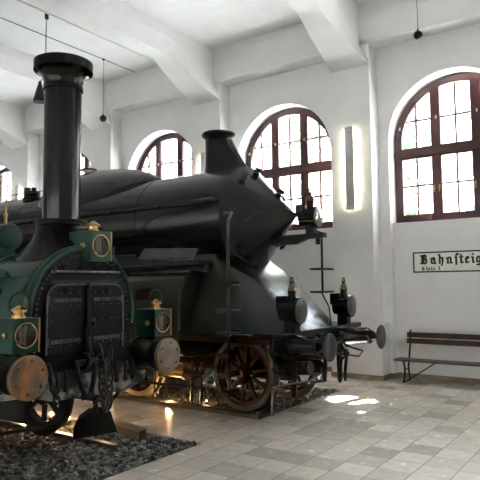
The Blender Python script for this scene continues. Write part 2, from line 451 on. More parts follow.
def write(txt, x, z, s, nib, y, adv=1.):
    m = MB()
    for ch in txt:
        wd, strokes = G[ch]
        for st in strokes:
            for (a, b), (c, d) in zip(st, st[1:]):
                hx, hz = nib*.5, nib*.32
                pts = [(a-hx, b-hz), (a+hx, b+hz), (c-hx, d-hz), (c+hx, d+hz), (a+hx*.6, b-hz*.9), (a-hx*.6, b+hz*.9), (c+hx*.6, d-hz*.9), (c-hx*.6, d+hz*.9)]
                # convex hull
                P = sorted(set(pts)); cr = lambda o, p, q: (p[0]-o[0])*(q[1]-o[1])-(p[1]-o[1])*(q[0]-o[0])
                lo = []
                for p in P:
                    while len(lo) > 1 and cr(lo[-2], lo[-1], p) <= 0: lo.pop()
                    lo.append(p)
                up = []
                for p in reversed(P):
                    while len(up) > 1 and cr(up[-2], up[-1], p) <= 0: up.pop()
                    up.append(p)
                hull = lo[:-1] + up[:-1]
                m.prism([(x + p*s, z + q*s) for p, q in hull], (0, y, 0), (1,0,0), (0,0,1), (0,-.004,0))
        x += wd*s*adv
    return m
write('Bahnsteig', -3.60, 2.225, .113, .33, sy-.03, 1.40).build('sign_heading', signb, t)
write('Gleiz 2', -3.57, 2.098, .046, .42, sy-.03, 1.7).build('sign_subtitle', signb, t)

# ------------------------------------------------------------------ bench
bx0, bx1 = -3.98, -1.35
t = thing('bench', 'long brown slatted station bench with black iron legs against the right wall', 'bench', (-2.7, 10.9, 0))
for y0, y1 in ((10.66, 10.82), (10.85, 11.0)):
    mb = MB(); mb.box((bx0, y0, .40), (bx1, y1, .435)); mb.build('seat_slat', benchwood, t, bevel=.006)
for z0_, yb in ((.70, 11.075), (.815, 11.10)):
    mb = MB(); mb.prism([(0,0),(.028,-.004),(.05,.092),(.022,.096)], (bx0+.12, yb, z0_), (0,1,0), (0,0,1), (bx1-bx0-.12,0,0)); mb.build('back_slat', benchwood, t, bevel=.005)
for x in (-3.80, -1.6):
    mb = MB()
    mb.tube([(x,10.69,0.015),(x,10.75,.12),(x,10.77,.28),(x,10.70,.39)], .018)
    mb.tube([(x,11.05,0.015),(x,11.0,.12),(x,10.97,.28),(x,11.02,.40),(x,11.06,.55),(x,11.10,.65),(x,11.15,.95)], .018)
    mb.tube([(x,10.66,.015),(x,11.08,.015)], .014); mb.tube([(x,10.70,.385),(x,11.03,.385)], .014)
    mb.tube([(x,10.77,.24),(x,10.97,.24)], .011)
    mb.tube([(x,10.86,.02),(x+(.55 if x < -3 else -.55),10.86,.39)], .011)
    mb.build('iron_leg', iron, t)

# ------------------------------------------------------------------ hanging fittings
def pendant(x, y, zb, r, label):
    t = thing('hanging_microphone', label, 'hanging ball', (x, y, zb), 'dark balls hanging from the ceiling')
    mb = MB(); mb.tube([(x, y, zb+r), (x, y, CZ)], .005, 6); mb.build('cable', dsteel, t)
    mb = MB(); mb.ball((x, y, zb), r, 16); mb.build('ball', black, t)
    mb = MB(); mb.lathe([(0, .02), (.04, .012)], (x, y, zb+r*.9)); mb.build('clamp', dsteel, t)
    mb = MB(); mb.lathe([(0, .03), (.03, .035)], (x, y, CZ-.03)); mb.build('ceiling_rose', black, t)
pendant(-2.95, 9.5, 6.03, .075, 'dark ball on a thin cable in front of the arched window farthest right')
pendant(-10.77, 9.53, 5.97, .085, 'dark ball on a thin cable beside the tall round chimney')
t = thing('pendant_lamp', 'small bell-shaped dark lamp hanging on a cord behind the tall round chimney', 'lamp', (-9.02, 6.54, 5.2))
mb = MB(); mb.tube([(-8.98,6.54,6.95),(-8.98,6.54,5.85),(-9.12,6.54,5.68)], .008, 6); mb.build('cord', dsteel, t)
mb = MB(); mb.lathe([(0,.115),(.02,.12),(.10,.10),(.22,.07),(.34,.035),(.40,.02)], (-9.14,6.54,5.30), n=20); mb.build('lamp_shade', black, t)
mb = MB(); mb.box((-8.99,6.51,6.86),(-8.95,6.57,6.99)); mb.build('beam_clip', dsteel, t)
t = tag(MB().tube([(-8.9, -4.5, 6.94), (-8.9, 9.2, 6.94)], .018, 6).build('cable_conduit', whitep), 'thin white conduit running along the lower edge of the nearest ceiling beam', 'conduit')
t = tag(MB().tube([(-10.85, -4.5, CZ-.006), (-10.77, 10.6, CZ-.006)], .009, 6).build('ceiling_cable', dsteel), 'thin dark cable crossing the ceiling to the hanging ball near the round chimney', 'cable')

# ------------------------------------------------------------------ track beds
def bedding(x0, x1, y0, y1, label, dens, name):
    mb = MB(); mb.box((x0, y0, -.25), (x1, y1, -.055)); bedo = mb.build('ballast_bed', bed); tag(bedo, label[0], 'track bed')
    rnd = random.Random(int(y0*10))
    vs, fs = [], []
    def put(x, y, z, r):
        R3 = Matrix.Rotation(rnd.random()*6, 3, 'Z') @ Matrix.Rotation(rnd.random()*6, 3, 'X')
        b = len(vs); sc = (r*rnd.uniform(.7,1.3), r*rnd.uniform(.6,1.1), r*rnd.uniform(.5,.9))
        for sx in (-1, 1):
            for sy_ in (-1, 1):
                for sz_ in (-1, 1):
                    k = rnd.uniform(.55, 1)
                    v = R3 @ Vector((sx*sc[0]*k*.8, sy_*sc[1]*rnd.uniform(.55,1)*.8, sz_*sc[2]*rnd.uniform(.6,1)*.8))
                    vs.append((x+v.x, y+v.y, z+v.z))
        for f in ((0,1,3,2),(4,6,7,5),(0,4,5,1),(2,3,7,6),(0,2,6,4),(1,5,7,3)): fs.append([b+i for i in f])
    for xa, xb, d in dens:
        for i in range(int((xb-xa)*(y1-y0)*d)):
            r = rnd.uniform(.020, .046)
            x = rnd.uniform(xa+.03, xb-.03); y = rnd.uniform(y0+.03, y1-.03)
            put(x, y, rnd.uniform(-.055, -.012), r)
    me = bpy.data.meshes.new(name); me.from_pydata(vs, [], fs); me.materials.append(stone)
    o = bpy.data.objects.new(name, me); COL.objects.link(o)
    tag(o, label[1], 'gravel', kind='stuff')
bedding(-22, P1[1], P1[2], P1[3], ('dark bed under the gravel below the green engine', 'loose dark grey gravel in the track pit of the green engine'), [(-7.2, P1[1], 900), (-10, -7.2, 450)], 'gravel')
bedding(-22, P2[1], P2[2], P2[3], ('dark bed under the gravel below the pointed black engine', 'loose gravel in the track pit of the pointed black engine'), [(-8.5, P2[1], 750), (-11, -8.5, 350)], 'gravel')
def rail(y, x1, label, gp):
    mb = MB()
    mb.prism([(-.06,-.10),(.06,-.10),(.06,-.09),(.01,-.07),(.01,0),(.034,.008),(.034,.045),(-.034,.045),(-.034,.008),(-.01,0),(-.01,-.07),(-.06,-.09)], (-22, y, 0), (0,1,0), (0,0,1), (x1+22,0,0))
    tag(mb.build('rail', steel), label, 'rail', gp)
rail(3.22, -4.75, 'near rail of the track under the green engine', 'rails under the green engine')
rail(4.72, -5.05, 'far rail under the green engine, its end in the gravel behind the dark rail guard', 'rails under the green engine')
rail(6.97, -4.6, 'near rail under the spoked wheels of the pointed black engine', 'rails under the pointed engine')
rail(8.43, -4.6, 'far rail under the pointed black engine', 'rails under the pointed engine')
mb = MB(); mb.box((-22, P2[2]-.07, -.2), (P2[1], P2[2], .05)); tag(mb.build('kerb_edging', concrete), 'low dark kerb along the gravel of the pointed engine', 'kerb')

# under-engine lights
def floor_light(x, y, z, label, power, r=.03, aim=None):
    t = thing('floor_spotlight', label, 'floor light', (x, y, 0), 'small warm lights among the gravel')
    mb = MB(); mb.lathe([(0,.035),(.03,.035),(.045,.02)], (x, y, max(z-.06,-.05)), n=14); mb.build('lamp_base', black, t)
    mb = MB(); mb.ball((x, y, z+.015), r, 10); mb.build('bulb', bulb, t)
    l = bpy.data.lights.new('warm_light', 'POINT'); l.energy = power*.35; l.color = (1, .62, .28); l.shadow_soft_size = .06
    o = bpy.data.objects.new('warm_light', l); COL.objects.link(o); o.location = (x, y, z+.07)
floor_light(-7.25, 5.05, .14, 'leftmost warm floor light glowing behind the wheel of the green engine', 10)
floor_light(-6.64, 5.02, .13, 'warm floor light seen through the wheel rim, left of a close pair', 7, .028)
floor_light(-6.44, 5.02, .12, 'warm floor light seen through the wheel rim, left one of the close pair', 3, .025)
floor_light(-6.30, 5.03, .12, 'warm floor light seen through the wheel rim, right one of the close pair', 3, .027)
floor_light(-5.90, 5.33, .06, 'warm floor light at the left end of the long metal box beside the rail guard', 4, .035)
floor_light(-6.25, 6.93, -.02, 'warm floor light in front of the pale lit wheel of the pointed engine', 12, .015)
floor_light(-5.75, 7.25, .03, 'warm floor light in the gravel between the two spoked wheels', .8, .012)
floor_light(-7.6, 6.93, -.02, 'warm floor light left of the pale lit wheel, behind the chains', 9, .02)
t = thing('light_housing', 'long low metal box with a warm light at its end beside the rail guard', 'metal box', (-5.5, 5.25, 0))
mb = MB(); mb.prism([(-5.86,5.28),(-5.10,5.12),(-5.08,5.22),(-5.83,5.40)], (0,0,-.06), (1,0,0), (0,1,0), (0,0,.16)); mb.build('box_body', concrete, t, bevel=.006)
mb = MB(); mb.prism([(-5.87,5.27),(-5.09,5.11),(-5.07,5.23),(-5.84,5.41)], (0,0,.10), (1,0,0), (0,1,0), (0,0,.012)); mb.build('box_lid', skirt_m, t)

# ------------------------------------------------------------------ wheels
def wheel(root, x, y, z, r, side, tm, cm, nsp=10, name='wheel', flange=True):
    # side -1: outer face towards -y
    s = side
    mb = MB()
    mb.lathe([(0, r-.075), (0, r-.005), (.012, r), (.10, r+.004), (.105, r+.03), (.135, r+.03), (.135, r-.075), (0, r-.075)], (x, y, z), (0,-s,0), 48, cap=False)
    w = mb.build(name, tm, root)
    mb = MB(); mb.lathe([(.03, r-.13), (.03, r-.073), (.11, r-.073), (.11, r-.13), (.03, r-.13)], (x, y, z), (0,-s,0), 48, cap=False)
    for k in range(nsp):
        a = 2*PI*k/nsp + .2; ca, sa = math.cos(a), math.sin(a)
        mb.prism([(.08*ca-.028*sa, .08*sa+.028*ca), (.08*ca+.028*sa, .08*sa-.028*ca), ((r-.11)*ca+.018*sa, (r-.11)*sa-.018*ca), ((r-.11)*ca-.018*sa, (r-.11)*sa+.018*ca)],
                 (x, y-s*.045, z), (1,0,0), (0,0,1), (0,-s*.045,0))
    mb.build('spokes', cm, w)
    mb = MB(); mb.lathe([(-.02, .09), (.0, .12), (.02, .14), (.12, .14)], (x, y, z), (0,-s,0), 24); mb.build('hub', cm, w)
    mb = MB(); mb.lathe([(-.035, .045), (-.02, .05), (0, .05)], (x, y, z), (0,-s,0), 16); mb.build('axle_cap', dsteel, w)
    return w

# ================================================================== green locomotive
L1 = thing('steam_locomotive', 'green old steam engine with tall round chimney, brass-topped green lanterns and wooden buffers, at left', 'locomotive', (-5.5, 3.97, 0))
A = 3.97; ZC = 1.585; FX = -4.77
mb = MB(); mb.lathe([(-8.5, .63), (0, .63)], (FX, A, ZC), (1,0,0), 72); boiler = mb.build('boiler', green, L1)
mb = MB()
for x in (-.95, -2.4, -3.9): mb.lathe([(x, .63), (x, .64), (x-.07, .64), (x-.07, .63)], (FX, A, ZC), (1,0,0), 72, cap=False)
mb.split('boiler_band', lgreen, boiler)
mb = MB()
for k in range(40):
    a = PI*k/39
    for x in (-.16, -.86):
        mb.rivets([(FX+x, A+.63*math.cos(a), ZC+.63*math.sin(a))], (0, math.cos(a), math.sin(a)), .011)
mb.build('boiler_rivets', dsteel, boiler)
# front plate
mb = MB()
pl = [(.655*math.cos(t*PI/40), .655*math.sin(t*PI/40)) for t in range(-4, 45)]
pl += [(-.64, -.55), (.64, -.55)]
mb.prism(pl, (FX, A, ZC), (0,1,0), (0,0,1), (.045,0,0)); fp = mb.build('smokebox_front', plate_m, L1)
mb = MB()
for k in range(-2, 39):
    a = PI*k/36; mb.rivets([(FX+.045, A+.585*math.cos(a), ZC+.585*math.sin(a))], (1,0,0), .014)
for k in range(9):
    for sg in (-1, 1): mb.rivets([(FX+.045, A+sg*.60, ZC-.10-.05*k)], (1,0,0), .012)
mb.build('front_rivets', strapm, fp)
# green rim
mb = MB(); prof = [(-.03,.63),(-.03,.675),(-.02,.69),(.04,.69),(.06,.675),(.06,.645),(.05,.635)]; rings = []
for i in range(73):
    t_ = math.radians(-12 + 204*i/72); rings.append([mb.bm.verts.new((FX+p, A+q*math.cos(t_), ZC+q*math.sin(t_))) for p, q in prof])
for ra, rb_ in zip(rings, rings[1:]):
    for k in range(7): mb.bm.faces.new((ra[k], ra[(k+1)%7], rb_[(k+1)%7], rb_[k]))
mb.bm.faces.new(rings[0]); mb.bm.faces.new(rings[-1][::-1])
rim = mb.build('smokebox_rim', lgreen, L1)
# doors
def door(sg):
    y0, y1 = (.02, .49); z0, z1 = -.385, .285; r = .14
    pts = [(sg*y0, z0), (sg*y1, z0), (sg*y1, z1-r)] + [(sg*(y1-r+r*math.cos(a)), z1-r+r*math.sin(a)) for a in [PI/2*i/6 for i in range(1, 7)]] + [(sg*y0, z1)]
    mb = MB(); mb.prism(pts, (FX+.045, A, ZC), (0,1,0), (0,0,1), (.028,0,0)); d = mb.build('smokebox_door', doorm, L1, bevel=.004)
    mb = MB(); mb.tube([(FX+.078, A+p, ZC+q) for p, q in pts[1:]], .010, 6); mb.build('door_edge', strapm, d)
    for zz in (-.27, .13):
        mb = MB(); ya, yb = sorted((A+sg*.08, A+sg*.44))
        mb.box((FX+.073, ya, ZC+zz-.018), (FX+.083, yb, ZC+zz+.018))
        for k in range(6): mb.box((FX+.083, ya+.03+k*.058, ZC+zz-.016), (FX+.090, ya+.055+k*.058, ZC+zz+.012))
        mb.cyl((FX+.08, A+sg*.47, ZC+zz-.04), (FX+.08, A+sg*.47, ZC+zz+.04), .014)
        mb.build('hinge_strap', strapm, d)
    mb = MB()
    for zz in (-.31, -.07, .08, .2):
        for yy_ in (.1, .21, .32, .43):
            if zz > .15 and yy_ > .4: continue
            mb.rivets([(FX+.073, A+sg*yy_, ZC+zz)], (1,0,0), .009)
    mb.build('door_rivets', steel, d)
    mb = MB(); mb.box((FX+.075, A+sg*.26-.02, ZC+.195), (FX+.11, A+sg*.26+.02, ZC+.255)); mb.cyl((FX+.11, A+sg*.26, ZC+.225), (FX+.13, A+sg*.26, ZC+.225), .012); mb.build('door_catch', dsteel, d)
door(-1); door(1)
mb = MB(); mb.box((FX+.073, A-.028, ZC-.42), (FX+.105, A+.028, ZC+.27)); mb.box((FX+.105, A-.018, ZC-.40), (FX+.125, A+.018, ZC-.16)); lb = mb.build('locking_bar', iron, L1, bevel=.004)
mb = MB(); mb.lathe([(0,.03),(.03,.045),(.05,.045),(.07,.025),(.10,.02)], (FX+.10, A, ZC-.11), (1,0,0), 20); mb.torus((FX+.15, A, ZC-.11), (1,0,0), .045, .012, 20, 6); mb.build('locking_handle', dsteel, lb)
mb = MB(); mb.tube([(FX+.04, A-.42, ZC+.40), (FX+.12, A-.42, ZC+.41), (FX+.12, A+.40, ZC+.41), (FX+.04, A+.40, ZC+.40)], .012); mb.build('front_handrail', steel, L1)
mb = MB(); mb.box((FX+.04, A-.44, ZC+.30), (FX+.06, A+.44, ZC+.325)); mb.build('front_ledge', dsteel, L1)
mb = MB()
for yy_ in (-.3, -.1, .1, .3): mb.tube([(FX+.05, A+yy_, ZC+.44), (FX+.09, A+yy_, ZC+.47), (FX+.09, A+yy_+.06, ZC+.5)], .012, 6)
mb.split('front_bracket', iron, L1)
# chimney
mb = MB()
mb.lathe([(0,.195),(1.42,.198),(1.43,.212),(1.47,.212),(1.48,.203),(1.52,.208),(1.57,.222),(1.61,.25),(1.635,.29),(1.64,.315),(1.74,.315),(1.75,.30),(1.75,.22),(1.66,.17),(1.0,.16)], (-5.13, A, 2.555), (0,0,1), 64, cap=False)
ch = mb.build('chimney', chim_m, L1, sharp=40)
mb = MB(); mb.lathe([(0,.20),(0,.27),(.02,.275),(.04,.27),(.045,.20)], (-5.13, A, 2.515), (0,0,1), 64, cap=False)
mb.build('chimney_flange', iron, ch)
mb = MB()
n = 48; rings = []
for z, rx, ry in ((2.52,.205,.205),(2.47,.21,.208),(2.41,.235,.225),(2.35,.285,.25),(2.29,.37,.29),(2.24,.47,.33),(2.215,.50,.36),(2.14,.50,.36)):
    ring = []
    for k in range(n):
        a = 2*PI*k/n; x = rx*math.cos(a); y = ry*math.sin(a)
        zz = z
        if z < 2.45:
            drop = .63 - math.sqrt(max(.01, .63**2 - y*y)); zz = z - drop*(2.45-z)/.24*1.0
        ring.append(mb.bm.verts.new((-5.22+x, A+y, zz)))
    rings.append(ring)
for a, b in zip(rings, rings[1:]):
    for k in range(n): mb.bm.faces.new((a[k], a[(k+1)%n], b[(k+1)%n], b[k]))
mb.build('chimney_saddle', black, ch, sharp=50)
# lanterns
def lantern(x, yc, zc, handle, dx=.32):
    w = .135; h = .155
    t = MB().box((x-dx, yc-w, zc-h), (x, yc+w, zc+h)).build('lantern', lgreen, L1, bevel=.006)
    mb = MB()
    for yy_ in (yc+w-.002,): mb.box((x-.012, yy_-.008, zc-h), (x+.004, yy_+.008, zc+h))
    mb.build('lantern_edging', brass_d, t)
    mb = MB(); mb.torus((x+.004, yc-.005, zc+.003), (1,0,0), .110, .0065, 40, 8); mb.build('lens_ring', brass, t)
    mb = MB(); mb.lathe([(-.002,.108),(.004,.108)], (x, yc-.005, zc+.003), (1,0,0), 40); mb.build('lantern_backplate', lampin, t)
    mb = MB(); mb.lathe([(.013,.108),(.020,.09),(.024,.05),(.025,.001)], (x, yc-.005, zc+.003), (1,0,0), 40, cap=False); mb.build('lantern_lens', lglass, t)
    mb = MB(); mb.box((x-.002, yc-.075, zc-.075), (x+.009, yc-.03, zc+.080)); mb.box((x-.002, yc-.022, zc-.09), (x+.010, yc-.006, zc+.095)); mb.build('lens_reflection', strip_m, t)  # strips painted as a brownish reflection in the lens
    mb = MB(); mb.lathe([(0,.066),(.022,.064),(.024,.05),(.058,.05),(.06,.075),(.072,.073),(.10,.03),(.102,.03),(.11,.018),(.115,.008)], (x-dx*.36, yc, zc+h), n=24); mb.build('lantern_cap', brass, t)
    mb = MB(); mb.lathe([(0,.03),(.02,.03),(.03,.015)], (x-dx*.35, yc-w, zc), (0,-1,0), 14); mb.build('side_knob', brass, t)
    if handle:
        mb = MB(); mb.torus((x-dx*.36, yc, zc+h+.12), (1,0,0), .105, .007, 28, 6, 0, 2*PI); mb.build('wire_handle', iron, t)
    mb = MB(); mb.box((x-dx*.7, yc-.03, zc-h-.12), (x-dx*.4, yc+.03, zc-h)); mb.build('lantern_bracket', iron, t)
lantern(-4.56, 3.17, 1.415, True); lantern(-4.60, 5.0, 1.425, True); lantern(-4.60, 4.065, 2.265, False, .35)
# footplate and beam
mb = MB(); mb.box((-13, 2.95, 1.17), (-4.86, 4.99, 1.20)); mb.build('footplate', iron, L1)
mb = MB(); mb.prism([(-1.0,.82),(-.55,.80),(-.3,.72),(.7,.68),(1.0,.76),(1.02,1.17),(-1.0,1.17)], (-4.90, A, 0), (0,1,0), (0,0,1), (.045,0,0)); bp = mb.build('buffer_beam', worn, L1, bevel=.005)
mb = MB()
for k in range(19):
    for zz in (.90, 1.12): mb.rivets([(-4.855, A-.95+k*.105, zz)], (1,0,0), .014)
mb.build('beam_rivets', dsteel, bp)
mb = MB(); mb.box((-12, A-.56, .55), (-4.92, A-.53, 1.17)); mb.box((-12, A+.53, .55), (-4.92, A+.56, 1.17)); mb.split('main_frame', iron, L1)
for sg, xx in ((-1, -4.37), (1, -4.42)):
    y = A + sg*.91
    mb = MB(); mb.lathe([(0,.20),(.03,.20),(.03,.165),(.22,.15),(.25,.165),(.29,.165),(.30,.12),(.31,.06),(.42,.055)], (-4.855, y, 1.075), (1,0,0), 36); st = mb.build('buffer_stock', iron, L1)
    mb = MB(); mb.lathe([(0,.17),(.0,.185),(.05,.187),(.055,.175)], (xx-.03, y, 1.075), (1,0,0), 44); bd = mb.build('buffer_disc', woodbuf if sg < 0 else bufface, st)
    mb = MB(); mb.torus((xx+.012, y, 1.075), (1,0,0), .181, .011, 48, 8); mb.build('buffer_rim', brass_d, bd)
    mb = MB()
    for k in range(6):
        a = PI/3*k+.4; mb.rivets([(xx+.025, y+.14*math.cos(a), 1.075+.14*math.sin(a))], (1,0,0), .014)
    mb.split('buffer_bolt', dsteel, bd)
# draw hook, yoke, coupling
mb = MB(); mb.prism([(-.05,-.09),(.05,-.09),(.05,.09),(-.05,.09)], (-4.86, A-.1, 1.02), (0,1,0), (0,0,1), (.03,0,0)); mb.tube([(-4.86,A-.1,1.02),(-4.66,A-.1,1.03),(-4.58,A-.1,1.07),(-4.54,A-.1,1.12),(-4.57,A-.1,1.17),(-4.63,A-.1,1.17)], .028); mb.build('draw_hook', iron, L1)
mb = MB()
mb.tube([(-4.62,A-.19,1.10),(-4.60,A-.18,.95),(-4.58,A-.12,.78),(-4.58,A-.04,.78),(-4.60,A+.02,.95),(-4.62,A+.03,1.10)], .026); mb.tube([(-4.62,A-.22,1.10),(-4.62,A+.06,1.10)], .032)
mb.cyl((-4.58,A-.14,.77),(-4.58,A-.02,.77),.035); mb.build('coupling_yoke', iron, L1)
mb = MB(); mb.tube([(-4.70,A-.02,1.45),(-4.66,A-.02,1.3),(-4.62,A-.03,1.18)], .03); mb.ball((-4.62,A-.03,1.16), .045); mb.build('coupling_lever', iron, L1)
def chain(pts, r=.011, L=.062):
    mb = MB(); pts = [Vector(p) for p in pts]
    segs = []
    for a, b in zip(pts, pts[1:]):
        n = max(1, round((b-a).length/(L*.78)))
        for i in range(n): segs.append((a+(b-a)*i/n, a+(b-a)*(i+1)/n))
    for i, (a, b) in enumerate(segs):
        c = (a+b)/2; d = (b-a).normalized(); s = Vector((0,1,0)) if i % 2 else Vector((1,0,0)); s = (s-d*s.dot(d)).normalized()
        P = [c + d*math.cos(t)*L*.62 + s*math.sin(t)*L*.36 for t in [2*PI*k/10 for k in range(11)]]
        mb.tube(P, r, 5)
    return mb
chain([(-4.72,A+.16,1.22),(-4.66,A+.17,1.0),(-4.62,A+.18,.62)], .015, .15).build('safety_chain', dsteel, L1)
chain([(-4.72,A+.30,1.22),(-4.66,A+.27,.95),(-4.62,A+.22,.62)], .015, .15).build('safety_chain', dsteel, L1)
chain([(-4.72,A-.45,1.10),(-4.66,A-.42,.85),(-4.68,A-.36,.75)], .012, .08).build('safety_chain', dsteel, L1)
mb = MB(); mb.torus((-4.62, A+.20, .62), (1,.3,0), .055, .014, 20, 6); mb.tube([(-4.64,A+.24,1.2),(-4.6,A+.2,.9),(-4.62,A+.02,.62),(-4.66,A-.1,.55)], .013, 6); mb.build('coupling_link', dsteel, L1)
mb = MB()
for yy_ in (-.35, -.25, .42, .55, .66):
    mb.tube([(-4.86,A+yy_,1.10),(-4.76,A+yy_,1.08),(-4.73,A+yy_+.02,.98),(-4.74,A+yy_+.03,.86)], .022, 6); mb.ball((-4.74,A+yy_+.03,.84), .032, 8)
mb.tube([(-4.8,A+.35,1.15),(-4.75,A+.5,1.22),(-4.78,A+.75,1.18)], .02, 6); mb.split('brake_pipe', dsteel, L1)
# rail guard
mb = MB(); mb.prism([(-.30,.06),(.26,.05),(.17,.30),(.10,.38),(-.10,.385),(-.22,.32),(-.29,.20)], (-5.42, 4.74, .04), (.25,.97,0), (0,0,1), (.025,0,0)); gd = mb.build('rail_guard', iron, L1, bevel=.004)
mb = MB(); mb.tube([(-5.40,4.80,.34),(-5.2,4.9,.62),(-4.95,4.85,.85)], .02); mb.tube([(-5.42,4.72,.35),(-5.42,4.70,.95)], .035); mb.build('guard_strut', iron, gd)
mb = MB(); mb.tube([(-5.35,3.1,.42),(-5.9,4.72,.17)], .02); mb.build('brake_rod', iron, L1)
wheel(L1, -6.12, 4.60, .55, .47, 1, iron, iron, 7); wheel(L1, -6.12, 3.30, .55, .47, -1, iron, iron, 7)
wheel(L1, -8.2, 4.60, .73, .68, 1, iron, iron, 10); wheel(L1, -8.2, 3.30, .73, .68, -1, iron, iron, 10)
mb = MB(); mb.cyl((-6.12,3.3,.55),(-6.12,4.6,.55),.06); mb.cyl((-8.2,3.3,.73),(-8.2,4.6,.73),.06); mb.split('axle', iron, L1)
# boiler top fittings
mb = MB(); mb.lathe([(-.28,.13),(-.26,.15),(-.02,.15),(0,.14),(.012,.05)], (-5.95, A-.05, 2.43), (1,0,0), 32); mb.box((-6.17, A-.12, 2.18), (-5.99, A+.02, 2.32)); sb = mb.build('sand_box', lgreen, L1)
mb = MB(); mb.lathe([(0,.018),(.10,.018),(.11,.026),(.13,.026),(.14,.014),(.26,.014),(.27,.02),(.30,.008)], (-6.08, A-.05, 2.565), n=14); mb.build('whistle', brass_d, sb)
mb = MB(); mb.tube([(-12, 3.40, 2.05), (-5.35, 3.40, 2.05)], .012)
for x in (-5.4, -6.6): mb.cyl((x, 3.40, 2.05), (x, 3.55, 1.98), .012, n=8)
mb.build('boiler_handrail', steel, L1)
mb = MB(); mb.tube([(-5.9,3.41,1.98),(-5.35,3.37,1.99)], .012, 6); mb.tube([(-5.42,3.36,2.06),(-5.36,3.34,1.97),(-5.36,3.34,1.85)], .016, 6); mb.ball((-5.36,3.34,1.84), .028, 8); ll=mb.build('regulator_lever', dsteel, L1)
mb = MB(); mb.tube([(-5.43,3.33,2.02),(-5.38,3.32,1.92)], .02, 6); mb.build('lever_clasp', brass, ll)
mb = MB(); mb.lathe([(0,.035),(.12,.035)], (-5.4,3.36,1.80), (1,0,0), 10); mb.build('grease_cup', lgreen, L1)

# ================================================================== black pointed locomotive
B = 7.70; BZ = 2.90; BR = .85; SX = -5.20
L2 = thing('steam_locomotive', 'long black streamlined steam engine with cone-shaped nose and sloped chimney', 'locomotive', (-8.0, B, 0))
mb = MB(); mb.lathe([(-9.2, .90), (-6.0, .90), (-5.7, BR), (0, BR)], (SX, B, BZ), (1,0,0), 96); bo = mb.build('boiler', blackb, L2)
mb = MB()
for x in (-.03, -1.75, -3.5, -5.2): mb.lathe([(x, BR), (x, BR+.006), (x-.05, BR+.006), (x-.05, BR)], (SX, B, BZ), (1,0,0), 96, cap=False)
mb.split('boiler_band', blackb, bo)
mb = MB(); mb.lathe([(0, BR+.004), (.02, BR+.004), (.05, BR-.03), (.78, .085), (.83, .05), (.86, .03)], (SX, B, BZ), (1,0,0), 96); cone = mb.build('smokebox_cone', blackb, L2, sharp=25)
# clamps round the cone seam
for a, xo in ((36, .16), (4, .16), (-8, .50), (80, .16), (132, .16), (165, .16), (172, .50), (-60, .16), (-120, .16)):
    a = math.radians(a); d = Vector((0, -math.sin(a), math.cos(a)))
    rr = BR-.03-(xo-.05)*1.05; x = SX+xo
    p = Vector((x, B, BZ)) + d*rr
    mb = MB(); mb.lathe([(0,.05),(.04,.05),(.045,.025),(.085,.025),(.09,.06),(.12,.06)], p, d + Vector((.8,0,0)), 12)
    q = p + (d + Vector((.8,0,0))).normalized()*.075; tdir = Vector((0, d.z, -d.y)); mb.tube([q - tdir*.09, q + tdir*.09], .026, 6)
    mb.build('door_clamp', iron, cone)
mb = MB(); mb.tube([(SX+.50+.03, B-.36, BZ+.06), (SX+.42, B-.47, BZ+.02), (SX+.30, B-.62, BZ-.10)], .008, 6); mb.build('cone_wire', dsteel, cone)
# chimney: round column with a raked wedge in front
mb = MB()
n = 48; rings = []
for z, x0, x1, ry in ((3.55,-6.08,-5.14,.25),(3.70,-6.07,-5.20,.24),(3.78,-6.06,-5.24,.23),(3.84,-6.055,-5.29,.225),(4.10,-6.05,-5.46,.225),(4.34,-6.05,-5.60,.23)):
    cx, rx = (x0+x1)/2, (x1-x0)/2; ring = []
    for k in range(n):
        a = 2*PI*k/n; ca, sa = math.cos(a), math.sin(a)
        xx = (x1 - rx*.0 - (1-ca)*(x1-(x0+.24))) if ca > 0 else x0+.24+ca*.24
        if ca > 0: xx = x0+.24 + ca*(x1-x0-.24)
        wv = ry*(abs(sa)**(1.0 if ca < 0 else 1.15))*(1 if sa >= 0 else -1)
        ring.append(mb.bm.verts.new((xx, B+wv, z)))
    rings.append(ring)
for a, b in zip(rings, rings[1:]):
    for k in range(n): mb.bm.faces.new((a[k], a[(k+1)%n], b[(k+1)%n], b[k]))
mb.bm.faces.new(rings[-1])
ch2 = mb.build('chimney', blackb, L2, sharp=50)
mb = MB(); mb.lathe([(0,.235),(.02,.27),(.05,.29),(.075,.285),(.09,.27),(.10,.235),(.05,.19),(-.1,.18)], (-5.82, B, 4.32), (0,0,1), 48, cap=False); mb.build('chimney_rim', iron, ch2)
# dome casing: streamlined hump
mb = MB(); rings = []; n = 24
for x, h, w in ((-7.18,.0,.14),(-7.20,.06,.24),(-7.28,.13,.31),(-7.45,.21,.37),(-7.75,.29,.42),(-8.1,.35,.45),(-8.6,.385,.48),(-9.3,.37,.48),(-9.6,.33,.46),(-9.85,.22,.42),(-10.0,.05,.35)):
    ring = []
    for k in range(n+1):
        a = -PI/2 + PI*k/n; yy_ = w*1.55*math.sin(a)
        base = math.sqrt(max(0, (BR)**2 - yy_**2)); e = max(0, math.cos(a))**.7
        ring.append(mb.bm.verts.new((x, B+yy_, BZ+base-.015 + h*e)))
    rings.append(ring)
for a, b in zip(rings, rings[1:]):
    for k in range(n): mb.bm.faces.new((a[k], a[k+1], b[k+1], b[k]))
dm = mb.build('dome_casing', blackb, L2, sharp=60)
mb = MB(); mb.lathe([(0,.17),(.03,.17),(.045,.13)], (-9.0, B-.1, 4.14), n=24); mb.build('dome_lid', iron, dm)
for k, zz in ((0,0),):
    mb = MB(); mb.lathe([(0,.20),(.05,.20),(.06,.17),(.19,.17),(.20,.14)], (-10.6, B-.25, 3.67), n=20); mb.lathe([(0,.07),(.09,.07)], (-10.70, B-.3, 3.86), n=12); mb.lathe([(0,.05),(.07,.05)], (-10.48, B-.3, 3.86), n=12); mb.split('safety_valve', iron, L2)
